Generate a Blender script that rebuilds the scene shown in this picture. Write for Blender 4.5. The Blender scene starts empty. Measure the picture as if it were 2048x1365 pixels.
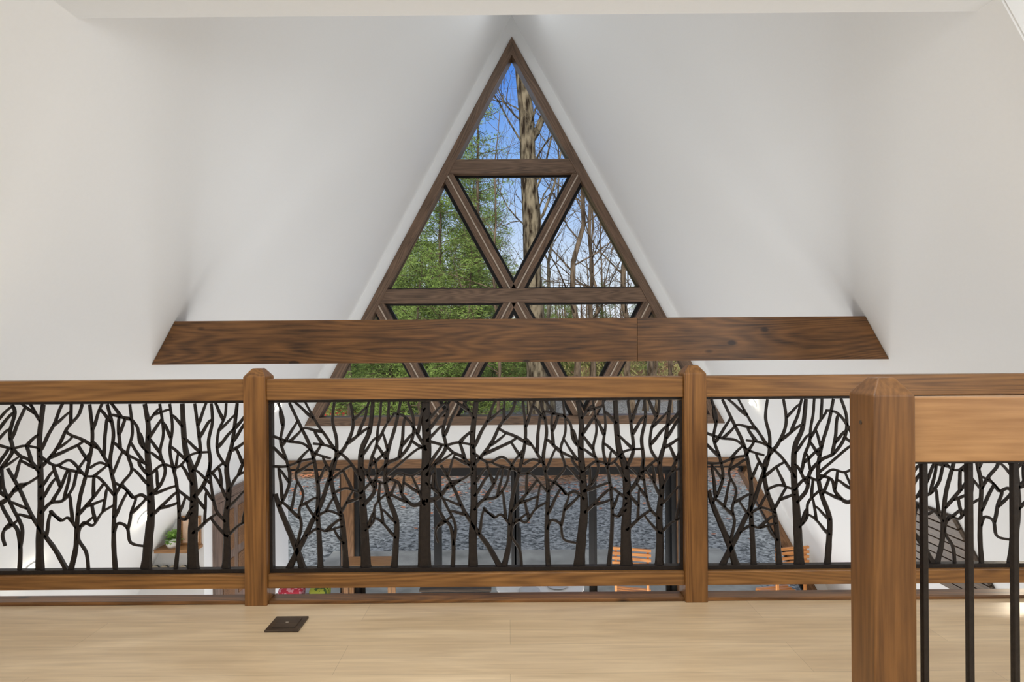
import bpy, bmesh, math, random
from mathutils import Vector, Matrix
scene = bpy.context.scene
try:
    scene.view_settings.view_transform = 'Standard'
    scene.view_settings.look = 'None'
except Exception as e:
    print(e)
COL = scene.collection
MW = {}
# ------------------------------------------------------------------ constants (metres)
AX = 0.08            # x of the ridge
RZ = 7.89            # ridge height
K = 0.5407           # run per rise of the roof
GY = 7.79            # gable wall inner face
LOFT = 2.49          # loft floor level
CH = 2.13            # dormer cheek
def R(z): return K * (RZ - z)
def Wn(z): return 0.5417 * (7.60 - z)

# ------------------------------------------------------------------ materials
def newmat(name):
    m = bpy.data.materials.new(name); m.use_nodes = True
    nt = m.node_tree
    return m, nt, nt.nodes["Principled BSDF"]
def N(nt, t, **kw):
    n = nt.nodes.new(t)
    for k, v in kw.items(): setattr(n, k, v)
    return n
def L(nt, a, b): nt.links.new(a, b)
def plain(name, col, rough=0.5, metal=0.0, nscale=0, namp=0.0, bump=0.0, emit=None, es=0):
    m, nt, b = newmat(name)
    b.inputs['Base Color'].default_value = (*col, 1)
    b.inputs['Roughness'].default_value = rough
    b.inputs['Metallic'].default_value = metal
    tc = N(nt, 'ShaderNodeTexCoord')
    if nscale:
        no = N(nt, 'ShaderNodeTexNoise'); no.inputs['Scale'].default_value = nscale; no.inputs['Detail'].default_value = 4
        L(nt, tc.outputs['Object'], no.inputs['Vector'])
        r = N(nt, 'ShaderNodeValToRGB')
        r.color_ramp.elements[0].position = 0.3; r.color_ramp.elements[1].position = 0.7
        r.color_ramp.elements[0].color = (*[c * (1 - namp) for c in col], 1)
        r.color_ramp.elements[1].color = (*[min(1, c * (1 + namp)) for c in col], 1)
        L(nt, no.outputs['Fac'], r.inputs['Fac']); L(nt, r.outputs['Color'], b.inputs['Base Color'])
        if bump:
            bu = N(nt, 'ShaderNodeBump'); bu.inputs['Strength'].default_value = bump; bu.inputs['Distance'].default_value = 0.01
            L(nt, no.outputs['Fac'], bu.inputs['Height']); L(nt, bu.outputs['Normal'], b.inputs['Normal'])
    if emit:
        b.inputs['Emission Color'].default_value = (*emit, 1); b.inputs['Emission Strength'].default_value = es
    return m
def wood(name, dark, light, rough=0.42, ring=30, wr=0.12, wf=0.50, wb=0.26, lo=0.26, hi=0.62, along=0.45, across=7.0, knots=0.0):
    m, nt, b = newmat(name)
    tc = N(nt, 'ShaderNodeTexCoord'); oi = N(nt, 'ShaderNodeObjectInfo')
    mu = N(nt, 'ShaderNodeMath', operation='MULTIPLY'); mu.inputs[1].default_value = 41.0
    L(nt, oi.outputs['Random'], mu.inputs[0])
    ad = N(nt, 'ShaderNodeVectorMath', operation='ADD')
    L(nt, tc.outputs['Object'], ad.inputs[0]); L(nt, mu.outputs[0], ad.inputs[1])
    def mapped(v):
        mp = N(nt, 'ShaderNodeMapping'); mp.inputs['Scale'].default_value = v
        L(nt, ad.outputs[0], mp.inputs['Vector']); return mp
    mp = mapped((along, across, across))
    n1 = N(nt, 'ShaderNodeTexNoise'); n1.inputs['Scale'].default_value = 1.0; n1.inputs['Detail'].default_value = 1.0
    L(nt, mp.outputs[0], n1.inputs['Vector'])
    m2 = N(nt, 'ShaderNodeMath', operation='MULTIPLY'); m2.inputs[1].default_value = ring * 5
    L(nt, n1.outputs['Fac'], m2.inputs[0])
    si = N(nt, 'ShaderNodeMath', operation='SINE'); L(nt, m2.outputs[0], si.inputs[0])
    a1 = N(nt, 'ShaderNodeMath', operation='MULTIPLY_ADD'); a1.inputs[1].default_value = 0.5 * wr; a1.inputs[2].default_value = 0.5 * wr
    L(nt, si.outputs[0], a1.inputs[0])
    mf = mapped((3.5, 85, 85)); n2 = N(nt, 'ShaderNodeTexNoise'); n2.inputs['Scale'].default_value = 1; n2.inputs['Detail'].default_value = 7; n2.inputs['Roughness'].default_value = .62
    L(nt, mf.outputs[0], n2.inputs['Vector'])
    a2 = N(nt, 'ShaderNodeMath', operation='MULTIPLY_ADD'); a2.inputs[1].default_value = wf
    L(nt, n2.outputs['Fac'], a2.inputs[0]); L(nt, a1.outputs[0], a2.inputs[2])
    mb = mapped((2.2, 6, 6)); n3 = N(nt, 'ShaderNodeTexNoise'); n3.inputs['Scale'].default_value = 1.3; n3.inputs['Detail'].default_value = 6
    L(nt, mb.outputs[0], n3.inputs['Vector'])
    a3 = N(nt, 'ShaderNodeMath', operation='MULTIPLY_ADD'); a3.inputs[1].default_value = wb
    L(nt, n3.outputs['Fac'], a3.inputs[0]); L(nt, a2.outputs[0], a3.inputs[2])
    last = a3
    if knots:
        mk = mapped((3.0, 6, 6)); vo = N(nt, 'ShaderNodeTexVoronoi'); vo.inputs['Scale'].default_value = 1.0
        L(nt, mk.outputs[0], vo.inputs['Vector'])
        kr = N(nt, 'ShaderNodeMapRange'); kr.inputs[1].default_value = 0.03; kr.inputs[2].default_value = 0.12; kr.inputs[3].default_value = -knots; kr.inputs[4].default_value = 0
        L(nt, vo.outputs['Distance'], kr.inputs[0])
        a4 = N(nt, 'ShaderNodeMath', operation='ADD'); L(nt, a3.outputs[0], a4.inputs[0]); L(nt, kr.outputs[0], a4.inputs[1]); last = a4
    r = N(nt, 'ShaderNodeValToRGB')
    r.color_ramp.elements[0].position = lo; r.color_ramp.elements[1].position = hi
    r.color_ramp.elements[0].color = (*dark, 1); r.color_ramp.elements[1].color = (*light, 1)
    L(nt, last.outputs[0], r.inputs['Fac']); L(nt, r.outputs['Color'], b.inputs['Base Color'])
    b.inputs['Roughness'].default_value = rough
    bu = N(nt, 'ShaderNodeBump'); bu.inputs['Strength'].default_value = 0.10; bu.inputs['Distance'].default_value = 0.0015
    L(nt, a2.outputs[0], bu.inputs['Height']); L(nt, bu.outputs['Normal'], b.inputs['Normal'])
    return m

M_wall = plain("white_paint", (0.875, 0.890, 0.900), 0.7, nscale=60, namp=0.006, bump=0.015)
M_ceil = plain("white_ceiling_paint", (0.83, 0.87, 0.91), 0.7, nscale=60, namp=0.006, bump=0.015)
M_beam = wood("walnut_stain", (0.034, 0.013, 0.004), (0.35, 0.155, 0.046), ring=30, wr=0.10, wb=.34, wf=.48, lo=.29, hi=.68, along=0.5, across=4.5, knots=.30)
M_rail = wood("rail_stain", (0.10, 0.039, 0.010), (0.38, 0.180, 0.052))
M_post = wood("post_stain", (0.092, 0.035, 0.008), (0.35, 0.158, 0.043))
M_near = wood("newel_stain", (0.068, 0.026, 0.007), (0.29, 0.130, 0.038), wr=.06, wb=.36, lo=.27, hi=.64)
M_nrail = wood("handrail_stain", (0.30, 0.140, 0.047), (0.56, 0.31, 0.13), wr=.06)
M_trim = wood("window_trim_stain", (0.048, 0.028, 0.017), (0.24, 0.148, 0.094), wr=.14)
M_trimw = wood("door_trim_stain", (0.08, 0.036, 0.015), (0.32, 0.17, 0.08), wr=.12)
M_orange = wood("oiled_slat", (0.45, 0.16, 0.04), (0.85, 0.38, 0.12))
M_shelf = wood("shelf_wood", (0.22, 0.10, 0.04), (0.45, 0.24, 0.10))
M_dark = wood("dark_slat", (0.015, 0.010, 0.007), (0.10, 0.065, 0.04))
M_door = wood("grey_brown_door_stain", (0.09, 0.062, 0.05), (0.28, 0.20, 0.16), wr=.15)
M_steel = plain("black_steel", (0.018, 0.013, 0.011), 0.5, 0.3, nscale=90, namp=0.3, bump=0.15)
M_black = plain("black_aluminium", (0.012, 0.012, 0.013), 0.4, 0.4, nscale=20, namp=0.1)
M_gold = plain("pale_strip", (0.50, 0.42, 0.34), 0.5, nscale=20, namp=0.1)

def glassmat():
    m = bpy.data.materials.new("window_glass"); m.use_nodes = True; nt = m.node_tree
    nt.nodes.clear(); o = N(nt, 'ShaderNodeOutputMaterial'); mx = N(nt, 'ShaderNodeMixShader')
    t = N(nt, 'ShaderNodeBsdfTransparent'); g = N(nt, 'ShaderNodeBsdfGlossy'); g.inputs['Roughness'].default_value = 0.02
    t.inputs['Color'].default_value = (0.98, 0.99, 0.98, 1)
    mx.inputs[0].default_value = 0.006
    L(nt, t.outputs[0], mx.inputs[1]); L(nt, g.outputs[0], mx.inputs[2]); L(nt, mx.outputs[0], o.inputs[0])
    return m
M_glass = glassmat()

def floormat():
    m, nt, b = newmat("light_oak_planks")
    tc = N(nt, 'ShaderNodeTexCoord')
    br = N(nt, 'ShaderNodeTexBrick'); br.offset = 0.37; br.offset_frequency = 2
    br.inputs['Scale'].default_value = 1; br.inputs['Brick Width'].default_value = 1.5; br.inputs['Row Height'].default_value = 0.185
    br.inputs['Mortar Size'].default_value = 0.0008; br.inputs['Mortar Smooth'].default_value = 0.3
    br.inputs['Color1'].default_value = (0.77, 0.60, 0.40, 1); br.inputs['Color2'].default_value = (0.84, 0.67, 0.46, 1)
    br.inputs['Mortar'].default_value = (0.55, 0.42, 0.28, 1)
    L(nt, tc.outputs['Object'], br.inputs['Vector'])
    def layer(sc, lo, hi, d, l, dist=0.0):
        mp = N(nt, 'ShaderNodeMapping'); mp.inputs['Scale'].default_value = sc
        L(nt, tc.outputs['Object'], mp.inputs['Vector'])
        no = N(nt, 'ShaderNodeTexNoise'); no.inputs['Scale'].default_value = 1; no.inputs['Detail'].default_value = 7; no.inputs['Distortion'].default_value = dist
        L(nt, mp.outputs[0], no.inputs['Vector'])
        r = N(nt, 'ShaderNodeValToRGB'); r.color_ramp.elements[0].position = lo; r.color_ramp.elements[1].position = hi
        r.color_ramp.elements[0].color = (*d, 1); r.color_ramp.elements[1].color = (*l, 1)
        L(nt, no.outputs['Fac'], r.inputs['Fac']); return r
    g1 = layer((3.0, 60, 60), 0.3, 0.7, (0.87, 0.84, 0.80), (1.05, 1.04, 1.0), 0.6)
    g2 = layer((1.8, 9, 9), 0.35, 0.65, (0.87, 0.83, 0.78), (1.04, 1.03, 1.02), 1.0)
    x1 = N(nt, 'ShaderNodeMixRGB', blend_type='MULTIPLY'); x1.inputs[0].default_value = 1
    x2 = N(nt, 'ShaderNodeMixRGB', blend_type='MULTIPLY'); x2.inputs[0].default_value = 1
    L(nt, br.outputs['Color'], x1.inputs[1]); L(nt, g1.outputs[0], x1.inputs[2])
    L(nt, x1.outputs[0], x2.inputs[1]); L(nt, g2.outputs[0], x2.inputs[2])
    L(nt, x2.outputs[0], b.inputs['Base Color']); b.inputs['Roughness'].default_value = 0.33
    return m
M_floor = floormat()

# ------------------------------------------------------------------ object helpers
def place(o, mw, parent=None):
    if parent is not None:
        o.parent = parent; o.matrix_local = MW[parent.name].inverted() @ mw
    else:
        o.matrix_local = mw
    MW[o.name] = mw.copy()
    return o
def empty(name, loc, label=None, cat=None, parent=None, rot=0, kind=None):
    e = bpy.data.objects.new(name, None); e.empty_display_size = 0.1; COL.objects.link(e)
    place(e, Matrix.Translation(loc) @ Matrix.Rotation(rot, 4, 'Z'), parent)
    tag(e, label, cat, kind); return e
def tag(o, label=None, cat=None, kind=None, group=None):
    if label: o["label"] = label
    if cat: o["category"] = cat
    if kind: o["kind"] = kind
    if group: o["group"] = group
    return o
def mesh_obj(name, verts, faces, mat, parent=None, mw=None, smooth=False, bevel=0, fixn=True):
    me = bpy.data.meshes.new(name); me.from_pydata([tuple(v) for v in verts], [], faces); me.update()
    if fixn:
        bm = bmesh.new(); bm.from_mesh(me); bmesh.ops.recalc_face_normals(bm, faces=bm.faces); bm.to_mesh(me); bm.free()
    if mat: me.materials.append(mat)
    if smooth:
        for p in me.polygons: p.use_smooth = True
    o = bpy.data.objects.new(name, me); COL.objects.link(o)
    place(o, mw if mw is not None else Matrix.Identity(4), parent)
    if bevel:
        b = o.modifiers.new("bevel", 'BEVEL'); b.width = bevel; b.segments = 2; b.limit_method = 'ANGLE'
    return o
def boxgeo(cx, cy, cz, sx, sy, sz, V, F):
    n = len(V)
    for dx in (-.5, .5):
        for dy in (-.5, .5):
            for dz in (-.5, .5): V.append((cx + dx * sx, cy + dy * sy, cz + dz * sz))
    F += [(n, n+1, n+3, n+2), (n+4, n+6, n+7, n+5), (n, n+4, n+5, n+1), (n+2, n+3, n+7, n+6), (n, n+2, n+6, n+4), (n+1, n+5, n+7, n+3)]
ROTS = {'X': Matrix.Identity(4), 'Y': Matrix.Rotation(math.pi/2, 4, 'Z'), 'Z': Matrix.Rotation(-math.pi/2, 4, 'Y')}
def box(name, c, s, mat, parent=None, axis='X', bevel=0.002):
    """world centre/size; grain runs along the given axis (local X)."""
    if axis == 'X': ls = s
    elif axis == 'Y': ls = (s[1], s[0], s[2])
    else: ls = (s[2], s[1], s[0])
    V, F = [], []; boxgeo(0, 0, 0, *ls, V, F)
    return mesh_obj(name, V, F, mat, parent, Matrix.Translation(c) @ ROTS[axis], bevel=bevel)
def polyboard(name, poly, d, y0, y1, mat, parent=None, bevel=0.002):
    """flat board: polygon in the xz plane, thickness y0..y1, grain along d."""
    d = Vector((d[0], 0, d[1])).normalized()
    yv = Vector((0, 1, 0))
    zc = d.cross(yv)
    c = Vector((sum(p[0] for p in poly)/len(poly), (y0+y1)/2, sum(p[1] for p in poly)/len(poly)))
    rot = Matrix((d, yv, zc)).transposed().to_4x4()
    mw = Matrix.Translation(c) @ rot; inv = mw.inverted()
    n = len(poly)
    V = [inv @ Vector((p[0], y0, p[1])) for p in poly] + [inv @ Vector((p[0], y1, p[1])) for p in poly]
    F = [tuple(range(n)), tuple(range(2*n-1, n-1, -1))] + [(i, (i+1) % n, n+(i+1) % n, n+i) for i in range(n)]
    return mesh_obj(name, V, F, mat, parent, mw, bevel=bevel)
def prisms(polys, y0, y1, V, F):
    for poly in polys:
        b = len(V); n = len(poly)
        V += [(p[0], y0, p[1]) for p in poly] + [(p[0], y1, p[1]) for p in poly]
        F += [tuple(b+i for i in range(n)), tuple(b+i for i in range(2*n-1, n-1, -1))]
        F += [(b+i, b+(i+1) % n, b+n+(i+1) % n, b+n+i) for i in range(n)]
def inset(poly, d):
    n = len(poly); out = []
    ar = sum(poly[i][0]*poly[(i+1) % n][1]-poly[(i+1) % n][0]*poly[i][1] for i in range(n))
    sg = 1 if ar > 0 else -1
    for i in range(n):
        p0, p1, p2 = Vector(poly[i-1]), Vector(poly[i]), Vector(poly[(i+1) % n])
        a = (p1-p0).normalized(); b = (p2-p1).normalized()
        na = Vector((-a.y, a.x))*sg; nb = Vector((-b.y, b.x))*sg
        bis = (na+nb); bis = bis/(1+na.dot(nb))
        q = p1 + bis*d; out.append((q.x, q.y))
    return out
def ring(poly, d0, d1, y0, y1, V, F):
    a, b = inset(poly, d0), inset(poly, d1); n = len(poly)
    for i in range(n):
        j = (i+1) % n
        prisms([[a[i], a[j], b[j], b[i]]], y0, y1, V, F)
def mir(poly): return [(2*AX - x, z) for x, z in poly]

# ------------------------------------------------------------------ shell
T = 0.25
V, F = [], []
def roofpoly(z0, z1, side):
    p = [(AX - R(z0), z0), (AX - R(z1), z1), (AX - R(z1) - T, z1), (AX - R(z0) - T, z0)]
    return p if side < 0 else mir(p)
prisms([roofpoly(0, RZ, -1)], -2.2, GY + 0.25, V, F)
tag(mesh_obj("wall_left", V, F, M_wall), "white painted sloping roof wall of the tall vaulted room", "wall", "structure")
V, F = [], []
prisms([roofpoly(0, RZ, 1)], CH + .004, GY + 0.25, V, F)
prisms([roofpoly(0, 2.4, 1), roofpoly(4.9, RZ, 1)], -2.2, CH - .002, V, F)
# dormer cheek, outer wall and lid
prisms([[(AX + R(2.49) + .01, 2.49), (4.7, 2.49), (4.7, 4.9), (AX + R(4.9) + .01, 4.9)]], CH, CH + .1, V, F)
prisms([[(4.6, 2.25), (4.7, 2.25), (4.7, 4.9), (4.6, 4.9)]], -2.2, CH, V, F)
prisms([[(AX + R(4.76) - 0.02, 4.76), (4.6, 4.76), (4.6, 4.9), (AX + R(4.76) - 0.02, 4.9)]], -2.2, CH, V, F)
tag(mesh_obj("wall_right", V, F, M_wall), "white painted sloping roof wall with a dormer recess", "wall", "structure")
V, F = [], []
zb = 2.516
st = [(AX - R(zb), zb), (AX - Wn(zb), zb), (AX, 7.60), (AX, RZ)]
lo = [(AX - R(0), 0), (AX - Wn(0), 0), (AX - Wn(2.07), 2.07), (AX - R(2.07), 2.07)]
mid = [(AX - R(2.07), 2.07), (AX + R(2.07), 2.07), (AX + R(zb), zb), (AX - R(zb), zb)]
prisms([st, mir(st), lo, mir(lo), mid], GY, GY + 0.25, V, F)
tag(mesh_obj("wall_front", V, F, M_wall), "white gable end wall around the triangular window", "wall", "structure")
V, F = [], []
prisms([[(-4.6, 0), (4.8, 0), (4.8, 8.1), (-4.6, 8.1)]], -2.35, -2.2, V, F)
tag(mesh_obj("wall_back", V, F, M_wall), "white end wall closing the loft", "wall", "structure")
V, F = [], []
prisms([[(AX - R(4.76), 4.76), (AX + R(4.76), 4.76), (AX + R(5.0), 5.0), (AX - R(5.0), 5.0)]], -2.2, 2.234, V, F)
tag(mesh_obj("ceiling", V, F, M_ceil), "flat white ceiling over the loft", "ceiling", "structure")
V, F = [], []
prisms([[(AX - R(2.25), 2.25), (AX + R(2.25), 2.25), (AX + R(2.49), 2.49), (AX - R(2.49), 2.49)]], -2.2, 2.44, V, F)
prisms([[(AX + R(2.35), 2.25), (4.6, 2.25), (4.6, 2.49), (AX + R(2.49), 2.49)]], -2.2, CH, V, F)
tag(mesh_obj("floor", V, F, M_floor), "light oak plank loft floor", "floor", "structure")
V, F = [], []
prisms([[(-4.5, -0.15), (4.7, -0.15), (4.7, 0), (-4.5, 0)]], -2.2, GY + 0.25, V, F)
tag(mesh_obj("floor.001", V, F, M_floor), "light oak plank lower floor", "floor", "structure")
# bump-out at left (entry closet) with door
V, F = [], []
BX = -2.90; BYf = 5.64
bp = [(AX - R(0), 0), (BX, 0), (BX, RZ - (AX - BX)/K)]
prisms([bp], BYf, GY, V, F)
tag(mesh_obj("wall_side", V, F, M_wall), "white boxed-out partition holding the panelled door and shelves", "wall", "structure")

# ------------------------------------------------------------------ gable window
win = empty("window_1", (AX, GY, 2.516), "tall triangular window with dark wood triangular grid", "window", kind="structure")
zt, z2, z3, z4 = 7.60, 7.60-5.084/3, 7.60-2*5.084/3, 2.516
def g(row, i):  # grid point
    z = zt - 5.084*row/3; w = Wn(z)
    return (AX - w + (2*w*i/row if row else w), z) if row else (AX, zt)
outer = [g(0, 0), g(3, 0), g(3, 3)]
inn = inset(outer, 0.115)
yF, yB = GY - 0.025, GY + 0.20
for i in range(3):
    j = (i+1) % 3
    polyboard("trim", [outer[i], outer[j], inn[j], inn[i]], (outer[j][0]-outer[i][0], outer[j][1]-outer[i][1]), yF, yB, M_trim, win)
def hbar(z, name="mullion", w=0.185):
    hw0 = Wn(z+w/2) - 0.13; hw1 = Wn(z-w/2) - 0.13
    polyboard(name, [(AX-hw0, z+w/2), (AX+hw0, z+w/2), (AX+hw1, z-w/2), (AX-hw1, z-w/2)], (1, 0), yF+0.01, yB-0.01, M_trim, win)
hbar(z2); hbar(z3)
diags = [(g(1, 0), g(2, 1)), (g(1, 1), g(2, 1)), (g(2, 0), g(3, 1)), (g(2, 1), g(3, 1)), (g(2, 1), g(3, 2)), (g(2, 2), g(3, 2))]
for A, B in diags:
    zA, zB = A[1]-0.0925, B[1]+0.0925
    f = lambda z: (A[0] + (B[0]-A[0])*(A[1]-z)/(A[1]-B[1]))
    hw = 0.15/2*1.137
    def hp(zz, h): return [(f(zz)-h, zz), (f(zz)+h, zz)]
    p = [hp(zA, hw)[0], hp(zA, hw)[1], hp(zB, hw)[1], hp(zB, hw)[0]]
    if B[1] < 3: p = [hp(zA, hw)[0], hp(zA, hw)[1], hp(B[1]+0.115, hw)[1], hp(B[1]+0.115, hw)[0]]
    polyboard("mullion", p, (B[0]-A[0], B[1]-A[1]), yF+0.02, yB-0.02, M_trim, win)
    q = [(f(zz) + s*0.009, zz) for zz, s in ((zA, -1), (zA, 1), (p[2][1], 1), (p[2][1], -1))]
    polyboard("highlight_strip", q, (B[0]-A[0], B[1]-A[1]), yF+0.012, yF+0.0205, M_gold, win, bevel=0)  # pale strip: the mullion's edge highlight put into colour
tris = []
for r_ in range(3):
    for i in range(r_+1): tris.append([g(r_, i), g(r_+1, i), g(r_+1, i+1)])
    for i in range(r_): tris.append([g(r_, i), g(r_+1, i+1), g(r_, i+1)])
V, F = [], []
for t in tris: ring(t, 0.07, 0.115, GY+0.09, GY+0.13, V, F)
mesh_obj("gasket", V, F, M_black, win)
V, F = [], []
for t in tris:
    q = inset(t, 0.08); b = len(V); V += [(p[0], GY+0.11, p[1]) for p in q]; F.append((b, b+1, b+2))
mesh_obj("glass", V, F, M_glass, win)

# ------------------------------------------------------------------ lower doors
ZT = 2.07
dr = empty("door_1", (AX, GY, 0), "four-panel black sliding glass door with stained wood casing", "door", kind="structure")
polyboard("casing", [(AX-Wn(ZT), ZT), (AX+Wn(ZT), ZT), (AX+Wn(ZT-.11)-0.0, ZT-.11), (AX-Wn(ZT-.11), ZT-.11)], (1, 0), yF, yB, M_trimw, dr)
for s in (-1, 1):
    a, b = AX+s*2.12, AX+s*2.28
    polyboard("casing", [(a, 0.002), (b, 0.002), (b, ZT-.11), (a, ZT-.11)], (0, 1), yF, yB, M_trimw, dr)
V, F = [], []
ring([(AX-2.12, 0.0), (AX+2.12, 0.0), (AX+2.12, 1.96), (AX-2.12, 1.96)], 0, 0.06, GY+0.03, GY+0.17, V, F)
mesh_obj("frame", V, F, M_black, dr)
for i in range(4):
    x0 = AX-2.06+i*1.03
    V, F = [], []
    ring([(x0-.01, 0.06), (x0+1.04, 0.06), (x0+1.04, 1.90), (x0-.01, 1.90)], 0, 0.065, GY+0.06, GY+0.10, V, F)
    mesh_obj("door_panel", V, F, M_black, dr, Matrix.Translation((0, 0.055 if i in (0, 3) else 0, 0)))
V, F = [], []
V += [(AX-2.06, GY+0.12, 0.06), (AX+2.06, GY+0.12, 0.06), (AX+2.06, GY+0.12, 1.9), (AX-2.06, GY+0.12, 1.9)]; F.append((0, 1, 2, 3))
mesh_obj("glass", V, F, M_glass, dr)
box("handle", (AX+0.06, GY+0.045, 1.0), (0.03, 0.03, 0.3), M_black, dr, 'Z', 0.004)
for s, nm in ((-1, "window_2"), (1, "window_3")):
    base = [(AX-Wn(0), 0.0), (AX-2.28, 0.0), (AX-2.28, ZT-.11), (AX-Wn(ZT-.11), ZT-.11)]
    if s > 0: base = mir(base)
    e = empty(nm, (AX+s*3.1, GY, 0), "sloping-sided fixed side window with stained wood trim", "window", kind="structure")
    ii = inset(base, 0.11)
    A, B, C, D = base
    ia, ib, ic, id_ = ii
    polyboard("trim", [A, D, id_, ia], (D[0]-A[0], D[1]-A[1]), yF, yB, M_trimw, e)
    polyboard("trim", [A, B, (B[0], 0.09), (ia[0], 0.09)], (1, 0), yF+.004, yB, M_trimw, e)
    V, F = [], []
    ring([(ia[0], 0.09), (B[0], 0.09), (C[0], C[1]), (id_[0], D[1])], 0, 0.04, GY+0.06, GY+0.12, V, F)
    mesh_obj("gasket", V, F, M_black, e)
    V = [(ia[0], GY+.1, .09), (B[0], GY+.1, .09), (C[0], GY+.1, C[1]), (id_[0], GY+.1, D[1])]
    mesh_obj("glass", V, [(0, 1, 2, 3)], M_glass, e)

# ------------------------------------------------------------------ door in the bump-out
d2 = empty("door_2", (BX, 6.3, 0), "grey-brown panelled interior door with wood casing", "door", kind="structure")
y0d, y1d = 5.80, 6.72
for yy in (y0d+.045, y1d-.045): box("casing", (BX+.012, yy, 1.0), (.03, .09, 2.0), M_door, d2, 'Z')
box("casing", (BX+.012, (y0d+y1d)/2, 2.045), (.03, y1d-y0d, .09), M_door, d2, 'Y')
box("door_leaf", (BX+.008, (y0d+y1d)/2, .995), (.02, y1d-y0d-.18, 1.99), M_door, d2, 'Z')
V, F = [], []
for zc, h in ((.5, .7), (1.15, .42), (1.66, .42)):
    for yc in (-.17, .17): boxgeo(BX+.022, (y0d+y1d)/2+yc, zc, .012, .24, h, V, F)
mesh_obj("panel", V, F, M_trimw, d2, bevel=.004)
box("handle", (BX+.05, y0d+.14, 1.0), (.05, .02, .02), M_black, d2, 'X', .003)

# ------------------------------------------------------------------ tie beam
tb = empty("tie_beam", (AX, 3.96, 3.56), "wide dark walnut-stained wooden tie beam with angled ends", "beam")
zt_, zb_ = 3.703, 3.419
hT, hB = R(zt_)-.002, R(zb_)-.002
xs = (1275-1016)/305.5
polyboard("board", [(AX-hB, zb_), (xs-.001, zb_), (xs-.001, zt_), (AX-hT, zt_)], (1, 0), 3.89, 4.03, M_beam, tb)
polyboard("board", [(xs+.001, zb_), (AX+hB, zb_), (AX+hT, zt_), (xs+.001, zt_)], (1, 0), 3.89, 4.03, M_beam, tb)

# ------------------------------------------------------------------ loft balustrade
YR = 2.40; PWD = 0.0889
bal = empty("loft_balustrade", (-.13, YR, LOFT), "stained wood balustrade with black steel tree-silhouette panels", "railing")
def post(name, x, y, z0, z1, parent, mat, w=PWD, sh=0.033):
    h = w/2; t = h*0.42
    zs = z1-sh
    V = []
    for (hh, z) in ((h, z0), (h, zs), (t, z1)):
        V += [(z, -hh, -hh), (z, hh, -hh), (z, hh, hh), (z, -hh, hh)]
    F = [(0, 1, 2, 3), (8, 11, 10, 9)]
    for a in (0, 4):
        for i in range(4): F.append((a+i, a+4+i, a+4+(i+1) % 4, a+(i+1) % 4))
    zm = (z0+z1)/2
    V = [(v[0]-zm, v[1], v[2]) for v in V]
    return mesh_obj(name, V, F, mat, parent, Matrix.Translation((x, y, zm)) @ ROTS['Z'], bevel=.003)
PX = [-1.008, 0.742]
for x in PX: post("post", x, YR, LOFT, 3.433, bal, M_post)
h = PWD/2
def span(z0, z1, y0, y1, name, mat):
    xl0, xl1 = AX-R(z0)+.004, AX-R(z1)+.004
    xr0, xr1 = AX+R(z0)-.004, AX+R(z1)-.004
    polyboard(name, [(xl0, z0), (PX[0]-h, z0), (PX[0]-h, z1), (xl1, z1)], (1, 0), y0, y1, mat, bal, bevel=.003)
    polyboard(name, [(PX[0]+h, z0), (PX[1]-h, z0), (PX[1]-h, z1), (PX[0]+h, z1)], (1, 0), y0, y1, mat, bal, bevel=.003)
    polyboard(name, [(PX[1]+h, z0), (xr0, z0), (xr1, z1), (PX[1]+h, z1)], (1, 0), y0, y1, mat, bal, bevel=.003)
span(3.306, 3.389, YR-.035, YR+.035, "top_rail", M_rail)
span(2.554, 2.610, YR-.032, YR+.005, "bottom_rail", M_rail)
span(LOFT, LOFT+.015, YR-.030, YR+.038, "base_plate", M_beam)

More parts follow.
